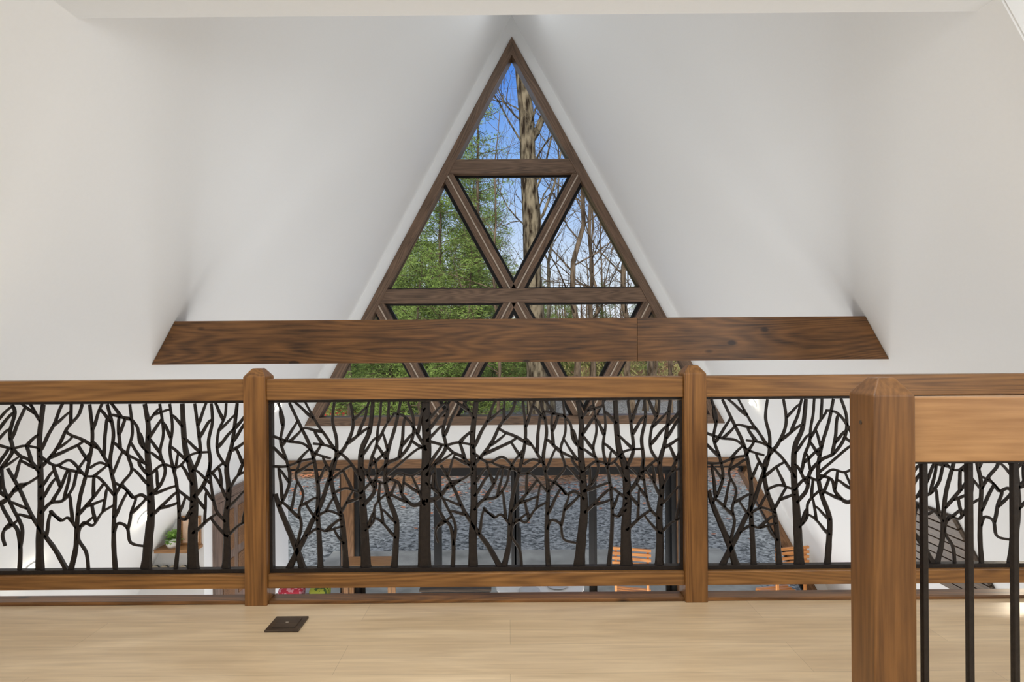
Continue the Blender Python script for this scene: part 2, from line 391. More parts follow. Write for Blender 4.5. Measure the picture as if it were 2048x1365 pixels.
# tree silhouette ----------------------------------------------------
X0, X1, Y0, Y1 = 545, 1357, 802, 1137
TR = [
([(603,1137),(590,1095),(572,1050),(556,1010),(549,985)],18,9),
([(574,1137),(592,1100),(608,1070),(622,1040),(640,1005),(655,960),(668,925),(672,880),(664,840),(668,803)],15,6),
([(556,1010),(570,985),(578,955),(572,920),(560,880),(566,840),(556,803)],8,6),
([(590,1090),(600,1050),(596,1020),(604,985),(590,950),(600,920)],8,5),
([(638,1137),(636,1080),(633,1020),(634,970),(622,900),(600,850),(578,803)],14,6),
([(689,1137),(686,1085),(680,1030),(664,980),(662,930),(690,890),(705,850),(700,803)],15,6),
([(729,1137),(727,1080),(724,1020),(720,960),(722,900),(738,860),(745,803)],24,8),
([(724,1010),(745,985),(752,950),(775,925),(800,912),(822,880),(826,840),(815,803)],10,6),
([(722,960),(700,925),(680,905),(655,890),(625,885)],8,5),
([(728,1060),(745,1040),(748,1010),(772,985)],7,5),
([(785,1137),(789,1085),(790,1040),(775,995),(768,950),(775,900),(790,850),(800,803)],16,6),
([(846,1137),(846,1080),(848,1010),(850,950),(852,880),(850,803)],30,17),
([(849,1000),(825,1010),(803,990),(795,965),(770,955)],11,6),
([(850,1000),(868,998),(884,985),(900,965),(920,960),(944,945)],14,5),
([(851,950),(870,925),(890,895),(885,860),(895,820),(890,803)],10,6),
([(852,900),(835,870),(820,845),(805,830),(785,826)],9,5),
([(851,880),(868,885),(890,890),(915,885),(944,890)],8,5),
([(902,1137),(904,1090),(898,1052),(882,1042),(869,1062),(874,1085)],11,5),
([(904,1090),(908,1050),(890,1010),(872,970),(868,930)],8,5),
([(943,1137),(943,1070),(946,1000),(945,930),(944,870),(952,803)],21,10),
([(946,1020),(965,1000),(990,995),(1010,970),(1020,935),(1045,900)],9,5),
([(945,940),(925,915),(905,905),(890,890)],9,6),
([(945,930),(968,905),(985,880),(1000,850),(1022,825),(1030,803)],9,6),
([(998,1137),(975,1095),(950,1060),(925,1020),(905,975),(880,930)],14,6),
([(1004,1137),(1015,1090),(1018,1040),(1024,990),(1040,930),(1050,870),(1045,803)],14,6),
([(1040,1137),(1036,1100),(1020,1070),(1030,1040),(1050,1045),(1068,1020),(1092,1005)],8,5),
([(1094,1137),(1091,1085),(1092,1030),(1094,975),(1085,920),(1092,860),(1080,803)],13,6),
([(1092,1060),(1100,1042),(1118,1050),(1125,1080),(1155,1088)],8,5),
([(1094,985),(1110,960),(1128,935),(1120,900),(1130,860),(1125,803)],8,5),
([(1155,1137),(1160,1080),(1166,1020),(1164,960),(1160,900),(1162,850),(1155,803)],25,9),
([(1166,1000),(1148,985),(1130,990),(1118,975),(1094,960)],9,5),
([(1164,985),(1185,965),(1195,935),(1185,900),(1192,860),(1185,803)],9,5),
([(1161,900),(1145,880),(1140,850),(1125,830)],8,5),
([(1214,1137),(1220,1080),(1222,1020),(1217,960),(1205,900),(1210,850),(1205,803)],11,5),
([(1250,1137),(1249,1070),(1252,1000),(1249,940),(1235,890),(1230,803)],28,10),
([(1252,990),(1272,965),(1285,925),(1282,880),(1290,840),(1288,803)],11,6),
([(1250,940),(1265,905),(1262,860),(1255,803)],10,6),
([(1251,1000),(1232,985),(1219,975)],9,5),
([(1315,1137),(1317,1080),(1316,1030),(1322,980),(1318,930),(1330,880),(1340,803)],20,7),
([(1316,1040),(1298,1020),(1290,990),(1285,950),(1284,920)],8,5),
([(1318,1070),(1338,1050),(1356,1040)],8,5),
([(1321,980),(1338,950),(1356,940)],8,5),
([(1318,930),(1300,900),(1302,860),(1315,830),(1318,803)],8,5),
([(546,870),(575,880),(605,885),(630,905),(660,915)],7,5),
([(546,930),(572,930),(600,920),(626,915)],7,5),
([(664,985),(690,975),(721,985)],7,5),
([(633,1030),(655,1020),(682,1030)],7,5),
([(770,950),(800,925),(830,900),(851,890)],7,5),
([(1045,930),(1065,920),(1088,930)],7,5),
([(1120,905),(1140,915),(1160,925)],7,5),
([(1222,1030),(1235,1035),(1250,1020)],7,5),
([(720,985),(745,960),(768,965),(795,945),(822,950),(850,935)],7,5),
([(944,905),(975,925),(1005,915),(1035,945),(1062,950),(1092,985)],7,5),
([(1165,945),(1190,925),(1220,930),(1248,905),(1284,900)],7,5),
([(609,1070),(632,1055),(650,1060),(684,1050)],7,5),
([(1017,1050),(1000,1030),(985,1035),(965,1015)],7,5),
]
def smooth(pts, n=5):
    out = []
    P = [pts[0]] + list(pts) + [pts[-1]]
    for i in range(1, len(P)-2):
        p0, p1, p2, p3 = [Vector(q) for q in P[i-1:i+3]]
        for k in range(n):
            t = k/n
            out.append(0.5*((2*p1)+(-p0+p2)*t+(2*p0-5*p1+4*p2-p3)*t*t+(-p0+3*p1-3*p2+p3)*t**3))
    out.append(Vector(pts[-1])); return out
rnd = random.Random(21)
LINES = []; GRID = {}
def addpts(idx, pts):
    for k, p in enumerate(pts): GRID.setdefault((int(p.x//12), int(p.y//12)), []).append((p, idx))
def near(p, rad, skip):
    gx, gy = int(p.x//12), int(p.y//12); best = None; rr = int(rad//12)+1
    for a in range(gx-rr, gx+rr+1):
        for b in range(gy-rr, gy+rr+1):
            for q, i in GRID.get((a, b), ()):
                if i in skip: continue
                d = (q-p).length
                if d < rad and (best is None or d < best[0]): best = (d, q, i)
    return best
for pts, a, b in TR:
    s = smooth(pts, 9); LINES.append((s, a/2*.92, b/2))
    addpts(len(LINES)-1, s)
starts = []
tries = 0; added = 0
while added < 150 and tries < 30000:
    tries += 1
    li = rnd.randrange(len(LINES)); s, ra, rb = LINES[li]
    k = rnd.randrange(1, len(s)-1); p = s[k].copy()
    if p.y > 1085 or (p.y > 1030 and rnd.random() < .5): continue
    if any((p-q).length < 16 for q in starts): continue
    d = (s[k+1]-s[k-1]).normalized()
    if d.y > 0.2: d = -d
    side = rnd.choice((-1, 1)); ang = math.radians(rnd.uniform(35, 62))*side
    v = Vector((d.x*math.cos(ang)-d.y*math.sin(ang), d.x*math.sin(ang)+d.y*math.cos(ang)))
    if v.y > 0.0: continue
    path = [p]; cur = p.copy(); turn = -side*rnd.uniform(.02, .07); hit = False
    for st_ in range(60):
        if st_ % 7 == 6: turn = -turn*rnd.uniform(.6, 1.1)
        c, sn = math.cos(turn), math.sin(turn); v = Vector((v.x*c-v.y*sn, v.x*sn+v.y*c))
        v = (v+Vector((0, -0.015))).normalized()
        cur = cur+v*4; path.append(cur.copy())
        if not (X0 < cur.x < X1 and Y0 < cur.y < Y1): hit = True; break
        if st_ >= 4:
            nn = near(cur, 5, () if st_ > 6 else (li,))
            if nn: path.append(nn[1].copy()); hit = True; break
    if len(path) < 10 or not hit: continue
    mids = path[6:-3]
    if any(near(q, 9, ()) for q in mids[:-1]): continue
    for _ in range(5):
        path = [path[0]]+[(path[i-1]+path[i]*2+path[i+1])/4 for i in range(1, len(path)-1)]+[path[-1]]
    w = rnd.uniform(2.4, 3.2)
    LINES.append((path, w+1.3, w-.3)); addpts(len(LINES)-1, path); starts += [p, path[-1]]; added += 1
print("branches", added)
def panelmesh():
    V, F = [], []; TH = .0055
    for s, ra, rb in LINES:
        n = len(s); b = len(V)
        for i, p in enumerate(s):
            d = (s[min(i+1, n-1)]-s[max(i-1, 0)]); d = d.normalized() if d.length > 0 else Vector((0, -1))
            nx = Vector((-d.y, d.x)); f = i/(n-1); r = ra+(rb-ra)*(f**.7)
            if ra > 6 and i < 4: r += (4-i)*ra*.03
            r *= 1+.03*math.sin(i*1.1+ra*7)
            for (o, y) in ((-1, 0), (-.6, -1), (.6, -1), (1, 0), (.6, 1), (-.6, 1)):
                q = p+nx*r*o
                V.append(((q.x-951)/495, y*TH, 3.5-(q.y-700)/495))
        for i in range(n-1):
            for k in range(6):
                a = b+i*6; F.append((a+k, a+(k+1) % 6, a+6+(k+1) % 6, a+6+k))
        F.append(tuple(b+k for k in range(6))); F.append(tuple(b+(n-1)*6+k for k in range(5, -1, -1)))
    return V, F
PV, PF = panelmesh()
xa, xb = PX[0]+h-(-.1315), PX[1]-h-(-.1315)
ztop, zbot = 3.306, 2.610
FV, FF = [], []
boxgeo((xa+xb)/2, 0, ztop-.006, xb-xa, .028, .012, FV, FF)
boxgeo((xa+xb)/2, 0, zbot+.008, xb-xa, .028, .016, FV, FF)
boxgeo(xa+.006, 0, (ztop+zbot)/2, .012, .028, ztop-zbot-.032, FV, FF)
boxgeo(xb-.006, 0, (ztop+zbot)/2, .012, .028, ztop-zbot-.032, FV, FF)
def clip(o, cx, side):
    bm = bmesh.new(); bm.from_mesh(o.data)
    co = (AX + side*(K*RZ-.012) - cx, 0, 0)
    bmesh.ops.bisect_plane(bm, geom=bm.verts[:]+bm.edges[:]+bm.faces[:], plane_co=co, plane_no=(side*.8796, 0, .4756), clear_outer=True)
    bm.to_mesh(o.data); bm.free()
for kx, side in ((-1, -1), (0, 0), (1, 1)):
    cx = -.1315+kx*1.75
    pe = empty("tree_panel", (cx, YR, 2.95), parent=bal)
    mw = Matrix.Translation((cx, YR, 0))
    a = mesh_obj("tree_silhouette", PV, PF, M_steel, pe, mw, smooth=False, fixn=False)
    b = mesh_obj("panel_frame", FV, FF, M_steel, pe, mw)
    if side: clip(a, cx, side); clip(b, cx, side)

# ------------------------------------------------------------------ near stair railing
sr = empty("stair_railing", (1.4, 1.293, LOFT), "stained wood stair railing with square newel post and black balusters", "railing")
post("newel_post", .8115, 1.249+PWD/2, LOFT, 3.434, sr, M_near, sh=.036)
box("handrail", ((.856+2.3)/2, 1.293, 3.3215), (2.3-.856, .04, .139), M_nrail, sr, 'X', .003)
box("bottom_rail", ((.856+2.3)/2, 1.293, 2.58), (2.3-.856, .04, .06), M_near, sr, 'X', .003)
box("metal_channel", ((.856+2.3)/2, 1.293, 3.2495), (2.3-.856, .022, .005), M_steel, sr, 'X', 0)
x = .902
while x < 2.28:
    box("baluster", (x, 1.293, (2.61+3.247)/2), (.0125, .0125, 3.247-2.61), M_steel, sr, 'Z', .002); x += .0985
V, F = [], []
for i in range(14): V.append((0, .0045*math.cos(i*math.tau/14), .0045*math.sin(i*math.tau/14)))
for i in range(14): V.append((-.0015, .0045*math.cos(i*math.tau/14), .0045*math.sin(i*math.tau/14)))
F = [tuple(range(14)), tuple(range(27, 13, -1))]+[(i, (i+1) % 14, 14+(i+1) % 14, 14+i) for i in range(14)]
mesh_obj("knot_hole", V, F, M_dark, sr, Matrix.Translation((.7671, 1.293, 3.336)))  # small dark disc standing in for a knot hole

# ------------------------------------------------------------------ floor outlet cover
oc = empty("floor_outlet_cover", (-.822, 2.19, LOFT), "small square dark bronze floor outlet cover", "outlet cover")
box("cover_plate", (-.822, 2.19, LOFT+.004), (.122, .115, .008), M_dark, oc, 'X', .002)
box("lid", (-.822, 2.19, LOFT+.009), (.085, .078, .003), M_dark, oc, 'X', .001)
box("latch", (-.822, 2.19, LOFT+.011), (.010, .003, .002), M_gold, oc, 'X', 0)

# ------------------------------------------------------------------ recessed downlights
M_lamp = plain("lamp_lens", (1, 1, 1), .4, emit=(1, .90, .70), es=40)
M_ringm = plain("lamp_ring", (.85, .85, .83), .4, nscale=10, namp=.02)
def disc(r0, r1, t0, t1, V, F, n=28):
    b = len(V)
    for (r, t) in ((r0, t0), (r1, t0), (r1, t1), (r0, t1)):
        for i in range(n): V.append((r*math.cos(i*math.tau/n), r*math.sin(i*math.tau/n), t))
    for k in range(4):
        for i in range(n):
            F.append((b+k*n+i, b+k*n+(i+1) % n, b+((k+1) % 4)*n+(i+1) % n, b+((k+1) % 4)*n+i))
def lathe(prof, n=20):
    V, F = [], []
    for r, z in prof:
        for i in range(n): V.append((r*math.cos(i*math.tau/n), r*math.sin(i*math.tau/n), z))
    for k in range(len(prof)-1):
        for i in range(n): F.append((k*n+i, k*n+(i+1) % n, (k+1)*n+(i+1) % n, (k+1)*n+i))
    F.append(tuple(range(n-1, -1, -1))); F.append(tuple((len(prof)-1)*n+i for i in range(n)))
    return V, F
for side, y, z in ((-1, 6.75, 2.886), (1, 6.75, 2.886), (-1, 4.91, 2.14), (-1, 3.75, 2.13), (1, 3.16, 2.865)):
    nrm = Vector((-side*.8796, 0, -.4756)); pos = Vector((AX+side*R(z), y, z))
    q = Vector((0, 0, 1)).rotation_difference(nrm).to_matrix().to_4x4()
    mw = Matrix.Translation(pos) @ q
    e = bpy.data.objects.new("recessed_downlight", None); COL.objects.link(e); place(e, mw)
    tag(e, "small round lit downlight set in the sloping white wall", "ceiling light", group="recessed lights in the sloping walls")
    V, F = [], []; disc(.030, .055, 0.0, .008, V, F); mesh_obj("trim_ring", V, F, M_ringm, e, mw)
    V, F = lathe([(.026, .0), (.030, .012), (.029, .026), (.022, .040), (.008, .047)]); mesh_obj("lens", V, F, M_lamp, e, mw, smooth=True)
    l = bpy.data.lights.new("downlight", 'SPOT'); l.energy = 6; l.spot_size = 3.0; l.spot_blend = .9; l.color = (1, .86, .66); l.shadow_soft_size = .04
    lo_ = bpy.data.objects.new("downlight_lamp", l); COL.objects.link(lo_)
    lo_.matrix_local = Matrix.Translation(pos+nrm*.09) @ Vector((0, 0, -1)).rotation_difference(nrm).to_matrix().to_4x4()

# ------------------------------------------------------------------ shelf, plant, picture, bottles
box_ = box("wall_shelf", (-3.09, BYf-.09, 1.665), (.36, .18, .03), M_shelf, None, 'X', .002)
tag(box_, "small brown wooden wall shelf", "shelf", group="shelves beside the door")
b2 = box("wall_shelf", (-3.16, BYf-.09, 1.40), (.50, .18, .03), M_shelf, None, 'X', .002)
tag(b2, "small brown wooden wall shelf", "shelf", group="shelves beside the door")
pic = empty("framed_picture", (-3.02, BYf-.03, 1.69), "small pale pink print in a light wooden frame", "picture")
V, F = [], []; ring([(-3.105, 1.682), (-2.92, 1.682), (-2.92, 1.95), (-3.105, 1.95)], 0, .015, BYf-.03, BYf-.008, V, F)
mesh_obj("frame", V, F, M_shelf, pic)
box("print", (-3.0125, BYf-.015, 1.816), (.155, .008, .238), plain("pink_print", (.88, .64, .48), .7, nscale=14, namp=.15), pic, bevel=0)
PLX = -3.14
pl = empty("potted_plant", (PLX, BYf-.11, 1.681), "small leafy green plant in a white pot", "plant")
V, F = lathe([(.035, 0), (.050, .03), (.054, .08), (.046, .085)])
mesh_obj("pot", V, F, plain("white_ceramic", (.85, .85, .83), .3, nscale=8, namp=.03), pl, Matrix.Translation((PLX, BYf-.11, 1.681)), smooth=True)
M_leaf = plain("green_leaf", (.26, .46, .10), .5, nscale=30, namp=.4)
V, F = [], []; rr = random.Random(3)
for i in range(380):
    a = rr.uniform(0, math.tau); e_ = rr.uniform(-.7, 1.2); l_ = rr.uniform(.03, .085)
    c = Vector((rr.uniform(-.02, .02), rr.uniform(-.02, .02), .085)); d = Vector((math.cos(a)*math.cos(e_), math.sin(a)*math.cos(e_), math.sin(e_)))*l_
    if d.x < 0: d.x *= .6
    s_ = d.cross(Vector((0, 0, 1))).normalized()*.011
    b = len(V); V += [c+d*.5, c+d*.8+s_, c+d*1.1, c+d*.8-s_]; F.append((b, b+1, b+2, b+3))
mesh_obj("foliage", V, F, M_leaf, pl, Matrix.Translation((PLX, BYf-.11, 1.681)), fixn=False)
M_bott = plain("dark_bottle", (.012, .014, .01), .15, nscale=5, namp=.1)
M_lab = plain("cream_label", (.7, .62, .45), .6, nscale=20, namp=.1)
M_capg = plain("gold_foil", (.75, .50, .16), .35, .5, nscale=20, namp=.1)
BVm = lathe([(.036, 0), (.038, .01), (.038, .14), (.030, .165), (.014, .19), (.0135, .22)])
LVm = lathe([(.0386, .04), (.0388, .05), (.0388, .11), (.0386, .12)])
CVm = lathe([(.0145, .215), (.0155, .22), (.0155, .255), (.0145, .257)])
for i in range(5):
    x_ = -3.34+i*.088
    mw = Matrix.Translation((x_, BYf-.022, 1.454)) @ Matrix.Rotation(math.radians(90), 4, 'X') @ Matrix.Scale(.65, 4, (0, 0, 1))
    e = bpy.data.objects.new("wine_bottle", None); COL.objects.link(e); place(e, mw)
    tag(e, "dark glass wine bottle lying on the wall shelf", "bottle", group="wine bottles on the shelf")
    mesh_obj("bottle_glass", BVm[0], BVm[1], M_bott, e, mw, smooth=True)
    mesh_obj("label_band", LVm[0], LVm[1], M_lab, e, mw, smooth=True)
    mesh_obj("foil_cap", CVm[0], CVm[1], M_capg, e, mw, smooth=True)

# ------------------------------------------------------------------ slatted panel on the right slope
sp = empty("slatted_wall_panel", (3.1, 4.6, 1.9), "dark brown slatted timber panel fixed to the sloping wall", "wall panel")
dn = Vector((K, 0, -1)).normalized(); nr = Vector((-.8796, 0, -.4756))
zc_ = 2.30; o0 = Vector((AX+R(zc_), 4.16, zc_))
mw = Matrix.Translation(o0) @ Matrix((Vector((0, 1, 0)), dn, Vector((0, 1, 0)).cross(dn))).transposed().to_4x4()
zl = (mw.to_3x3() @ Vector((0, 0, 1))).dot(nr); sg = 1 if zl > 0 else -1
V, F = [], []; boxgeo(.45, .38, sg*.006, 1.0, .82, .01, V, F); mesh_obj("backing", V, F, M_dark, sp, mw)
M_slat = wood("brown_slat", (0.04, 0.028, 0.02), (0.17, 0.12, 0.08))
for i in range(9):
    V, F = [], []; boxgeo(.45, .02+i*.09, sg*.022, 1.0, .078, .022, V, F); mesh_obj("slat", V, F, M_slat, sp, mw, bevel=.003)

# ------------------------------------------------------------------ slatted chairs indoors
def chair(x, y, rot, label):
    e = empty("slatted_chair", (x, y, 0), label, "chair", rot=rot); e["group"] = "orange slatted chairs by the glass doors"
    m0 = MW[e.name]
    def bx(n, c, s, ax='X'):
        ls = s
        if ax == 'Y': ls = (s[1], s[0], s[2])
        if ax == 'Z': ls = (s[2], s[1], s[0])
        V, F = [], []; boxgeo(0, 0, 0, *ls, V, F); mesh_obj(n, V, F, M_orange, e, m0 @ Matrix.Translation(c) @ ROTS[ax], bevel=.004)
    for sx_ in (-.19, .19):
        bx("leg", (sx_, -.19, .535), (.03, .03, 1.07), 'Z'); bx("leg", (sx_, .2, .225), (.035, .035, .45), 'Z')
    V, F = [], []
    for i in range(6): boxgeo(0, -.17+i*.068, .462, .44, .045, .018, V, F)
    mesh_obj("seat", V, F, M_orange, e, m0, bevel=.003)
    V, F = [], []
    for i in range(5): boxgeo(0, -.212, .85+i*.058, .46, .018, .034, V, F)
    mesh_obj("backrest", V, F, M_orange, e, m0, bevel=.003)
    for sx_ in (-.2, .2): bx("side_rail", (sx_, 0, .43), (.03, .37, .04), 'Y')
chair(1.52, 7.36, math.radians(-14), "orange oiled slatted wooden chair facing the glass door")
chair(3.36, 7.36, math.radians(12), "orange oiled slatted wooden chair beside the sloping side window")

# ------------------------------------------------------------------ other lower-floor furniture
M_white = plain("white_laminate", (.8, .8, .8), .35, nscale=8, namp=.02)
tbl = empty("round_table", (.35, 6.95, 0), "round white pedestal table near the glass doors", "table")
V, F = lathe([(.50, .735), (.52, .74), (.52, .755), (.515, .76)], 40); mesh_obj("table_top", V, F, M_white, tbl, Matrix.Translation((.35, 6.95, 0)))
V, F = lathe([(.28, 0), (.27, .02), (.05, .06), (.035, .3), (.04, .68), (.12, .734)], 24); mesh_obj("pedestal", V, F, M_white, tbl, Matrix.Translation((.35, 6.95, 0)), smooth=True)
M_plate = plain("grey_ceramic", (.55, .56, .58), .3, nscale=9, namp=.05)
for x_, y_ in ((.22, 6.72), (.55, 6.85)):
    V, F = lathe([(.05, 0), (.08, .006), (.12, .02), (.115, .022), (.05, .008)], 28)
    o = mesh_obj("plate", V, F, M_plate, None, Matrix.Translation((x_, y_, .7605)), smooth=True)
    tag(o, "shallow round grey plate on the white table", "plate", group="plates on the round table")
ct = empty("console_table", (-1.6, 6.9, 0), "tall brown wooden console table by the glass doors", "table")
box("table_top", (-1.62, 6.9, 1.045), (.56, .30, .03), M_shelf, ct)
for a in (-.25, .25):
    for b in (-.12, .12): box("leg", (-1.62+a, 6.9+b, .515), (.04, .04, 1.03), M_shelf, ct, 'Z')
bn = empty("bench", (-2.35, 6.95, 0), "low dark wooden bench beside the door", "bench")
box("seat", (-2.35, 6.95, .58), (.9, .34, .04), M_beam, bn)
for a in (-.4, .4):
    for b in (-.13, .13): box("leg", (-2.35+a, 6.95+b, .28), (.04, .04, .56), M_beam, bn, 'Z')
def cushion(name, c, s, mat, label):
    bm = bmesh.new(); bmesh.ops.create_uvsphere(bm, u_segments=24, v_segments=14, radius=1)
    for v in bm.verts:
        p = v.co
        for k in range(3): p[k] = math.copysign(abs(p[k])**.55, p[k])
        p.x *= s[0]/2; p.y *= s[1]/2; p.z *= s[2]/2
    me = bpy.data.meshes.new(name); bm.to_mesh(me); bm.free(); me.materials.append(mat)
    for p in me.polygons: p.use_smooth = True
    o = bpy.data.objects.new(name, me); COL.objects.link(o); place(o, Matrix.Translation(c)); tag(o, label, "cushion", group="cushions on the bench")
def speckle(name, c1, c2, sc):
    m, nt, b = newmat(name); tc = N(nt, 'ShaderNodeTexCoord'); vo = N(nt, 'ShaderNodeTexVoronoi'); vo.inputs['Scale'].default_value = sc
    L(nt, tc.outputs['Object'], vo.inputs['Vector']); r = N(nt, 'ShaderNodeValToRGB'); r.color_ramp.interpolation = 'CONSTANT'
    r.color_ramp.elements[0].color = (*c1, 1); r.color_ramp.elements[1].color = (*c2, 1); r.color_ramp.elements[1].position = .55
    sp = N(nt, 'ShaderNodeSeparateColor'); L(nt, vo.outputs['Color'], sp.inputs[0]); L(nt, sp.outputs[0], r.inputs['Fac']); L(nt, r.outputs[0], b.inputs['Base Color']); b.inputs['Roughness'].default_value = .8
    return m
cushion("cushion", (-2.55, 6.95, .685), (.28, .26, .16), speckle("red_print_fabric", (.50, .03, .06), (.70, .30, .36), 38), "red and pink patterned cushion on the bench")
cushion("cushion", (-2.22, 6.95, .685), (.22, .26, .16), speckle("lime_print_fabric", (.32, .36, .04), (.05, .10, .02), 30), "lime and dark green patterned cushion on the bench")
sd = empty("sideboard", (-.6, 6.95, 0), "low black sideboard by the glass doors", "sideboard")
box("body", (-.62, 6.95, .40), (.78, .36, .70), M_black, sd, 'X', .005)
box("top", (-.62, 6.95, .765), (.82, .40, .03), M_dark, sd)
for a in (-.19, .19): box("door", (-.62+a, 6.762, .40), (.36, .016, .64), M_dark, sd, 'Z')
for a in (-.35, .35): box("leg", (-.62+a, 6.95, .025), (.05, .3, .05), M_black, sd)

# ------------------------------------------------------------------ outdoors: ground
def groundmat():
    m, nt, b = newmat("gravel_and_leaf_litter")
    ge = N(nt, 'ShaderNodeTexCoord')
    vo = N(nt, 'ShaderNodeTexVoronoi'); vo.inputs['Scale'].default_value = 20; L(nt, ge.outputs['Object'], vo.inputs['Vector'])
    sc = N(nt, 'ShaderNodeSeparateColor'); L(nt, vo.outputs['Color'], sc.inputs[0])
    r1 = N(nt, 'ShaderNodeValToRGB'); r1.color_ramp.elements[0].color = (.055, .062, .068, 1); r1.color_ramp.elements[1].color = (.36, .385, .40, 1)
    L(nt, sc.outputs[0], r1.inputs['Fac'])
    n1 = N(nt, 'ShaderNodeTexNoise'); n1.inputs['Scale'].default_value = 9; n1.inputs['Detail'].default_value = 8; L(nt, ge.outputs['Object'], n1.inputs['Vector'])
    r2 = N(nt, 'ShaderNodeValToRGB'); r2.color_ramp.elements[0].position = .35; r2.color_ramp.elements[1].position = .68
    r2.color_ramp.elements[0].color = (.05, .03, .015, 1); r2.color_ramp.elements[1].color = (.36, .20, .11, 1)
    L(nt, n1.outputs['Fac'], r2.inputs['Fac'])
    sp_ = N(nt, 'ShaderNodeSeparateXYZ'); L(nt, ge.outputs['Object'], sp_.inputs[0])
    n2 = N(nt, 'ShaderNodeTexNoise'); n2.inputs['Scale'].default_value = .5; n2.inputs['Detail'].default_value = 6; L(nt, ge.outputs['Object'], n2.inputs['Vector'])
    ad = N(nt, 'ShaderNodeMath', operation='MULTIPLY_ADD'); ad.inputs[1].default_value = 9; L(nt, n2.outputs['Fac'], ad.inputs[0]); L(nt, sp_.outputs['Y'], ad.inputs[2])
    r3 = N(nt, 'ShaderNodeValToRGB'); cr = r3.color_ramp
    mr = N(nt, 'ShaderNodeMapRange'); mr.inputs[1].default_value = 0; mr.inputs[2].default_value = 60; L(nt, ad.outputs[0], mr.inputs[0])
    cr.elements[0].position = 20/60; cr.elements[0].color = (0, 0, 0, 1); cr.elements[1].position = 22/60; cr.elements[1].color = (1, 1, 1, 1)
    for pos, v in ((25/60, .9), (28/60, .15), (41/60, .15), (44/60, 1)):
        e = cr.elements.new(pos); e.color = (v, v, v, 1)
    L(nt, mr.outputs[0], r3.inputs['Fac'])
    mx = N(nt, 'ShaderNodeMixRGB'); L(nt, r3.outputs[0], mx.inputs[0]); L(nt, r1.outputs[0], mx.inputs[1]); L(nt, r2.outputs[0], mx.inputs[2])
    L(nt, mx.outputs[0], b.inputs['Base Color']); b.inputs['Roughness'].default_value = 1.0
    b.inputs['Specular IOR Level'].default_value = 0.1
    return m
def gz(x, y): return -.12 + (0 if y < 30 else .055*(y-30)**1.08)
V, F = [], []
ys = [8.04+i*1.5 for i in range(16)]+[34+i*5 for i in range(30)]; xs_ = [-110+i*5 for i in range(45)]
for y in ys:
    for x in xs_: V.append((x, y, gz(x, y)))
nx_ = len(xs_)
for j in range(len(ys)-1):
    for i in range(nx_-1): F.append((j*nx_+i, j*nx_+i+1, (j+1)*nx_+i+1, (j+1)*nx_+i))
tag(mesh_obj("ground", V, F, groundmat()), "grey gravel yard running into leaf-covered woodland floor", "ground", "structure")
V, F = [], []; boxgeo(.3, 9.25, -.07, 6.8, 2.4, .10, V, F)
tag(mesh_obj("patio_slab", V, F, plain("concrete", (.27, .275, .26), .9, nscale=2.5, namp=.3, bump=.1), bevel=.01), "pale grey concrete patio slab outside the doors", "patio")
rr = random.Random(8); V, F = [], []
for i in range(3800):
    x = rr.uniform(-16, 16); y = 14.5+abs(rr.gauss(0, 4.0)) if rr.random() < .85 else rr.uniform(11, 34); s = rr.uniform(.03, .07); a = rr.uniform(0, 6.3)
    z = gz(x, y)+rr.uniform(.025, .05); b = len(V)
    for k in range(4): V.append((x+s*math.cos(a+k*1.57), y+s*math.sin(a+k*1.57)*.7, z+rr.uniform(-.01, .02)))
    F.append((b, b+1, b+2, b+3))
o = mesh_obj("fallen_leaves", V, F, plain("russet_leaf", (.36, .13, .06), .8, nscale=.9, namp=.6), fixn=False); tag(o, "russet fallen leaves scattered over the gravel", "leaves", "stuff")

# ------------------------------------------------------------------ outdoors: trees
def barkmat(name, d, l, sc=6):
    m, nt, b = newmat(name); tc = N(nt, 'ShaderNodeTexCoord'); mp = N(nt, 'ShaderNodeMapping'); mp.inputs['Scale'].default_value = (1, 1, .25)
    L(nt, tc.outputs['Object'], mp.inputs['Vector']); n1 = N(nt, 'ShaderNodeTexNoise'); n1.inputs['Scale'].default_value = sc; n1.inputs['Detail'].default_value = 6
    L(nt, mp.outputs[0], n1.inputs['Vector']); r = N(nt, 'ShaderNodeValToRGB'); r.color_ramp.elements[0].position = .38; r.color_ramp.elements[1].position = .62
    r.color_ramp.elements[0].color = (*d, 1); r.color_ramp.elements[1].color = (*l, 1); L(nt, n1.outputs['Fac'], r.inputs['Fac']); L(nt, r.outputs[0], b.inputs['Base Color'])
    b.inputs['Roughness'].default_value = 1.0; b.inputs['Specular IOR Level'].default_value = 0.1
    bu = N(nt, 'ShaderNodeBump'); bu.inputs['Strength'].default_value = .6; bu.inputs['Distance'].default_value = .03; L(nt, n1.outputs['Fac'], bu.inputs['Height']); L(nt, bu.outputs[0], b.inputs['Normal'])
    return m
M_bark = barkmat("brown_bark", (.055, .038, .025), (.20, .15, .105))
M_big = barkmat("lichen_bark", (.020, .013, .008), (.22, .18, .12), 9)
M_pale = barkmat("pale_lichen_bark", (.06, .048, .035), (.22, .20, .15), 5)
M_pine = barkmat("conifer_bark", (.05, .035, .025), (.17, .13, .09))
M_need = plain("pine_needles", (.18, .26, .055), .8, nscale=1.3, namp=.55)
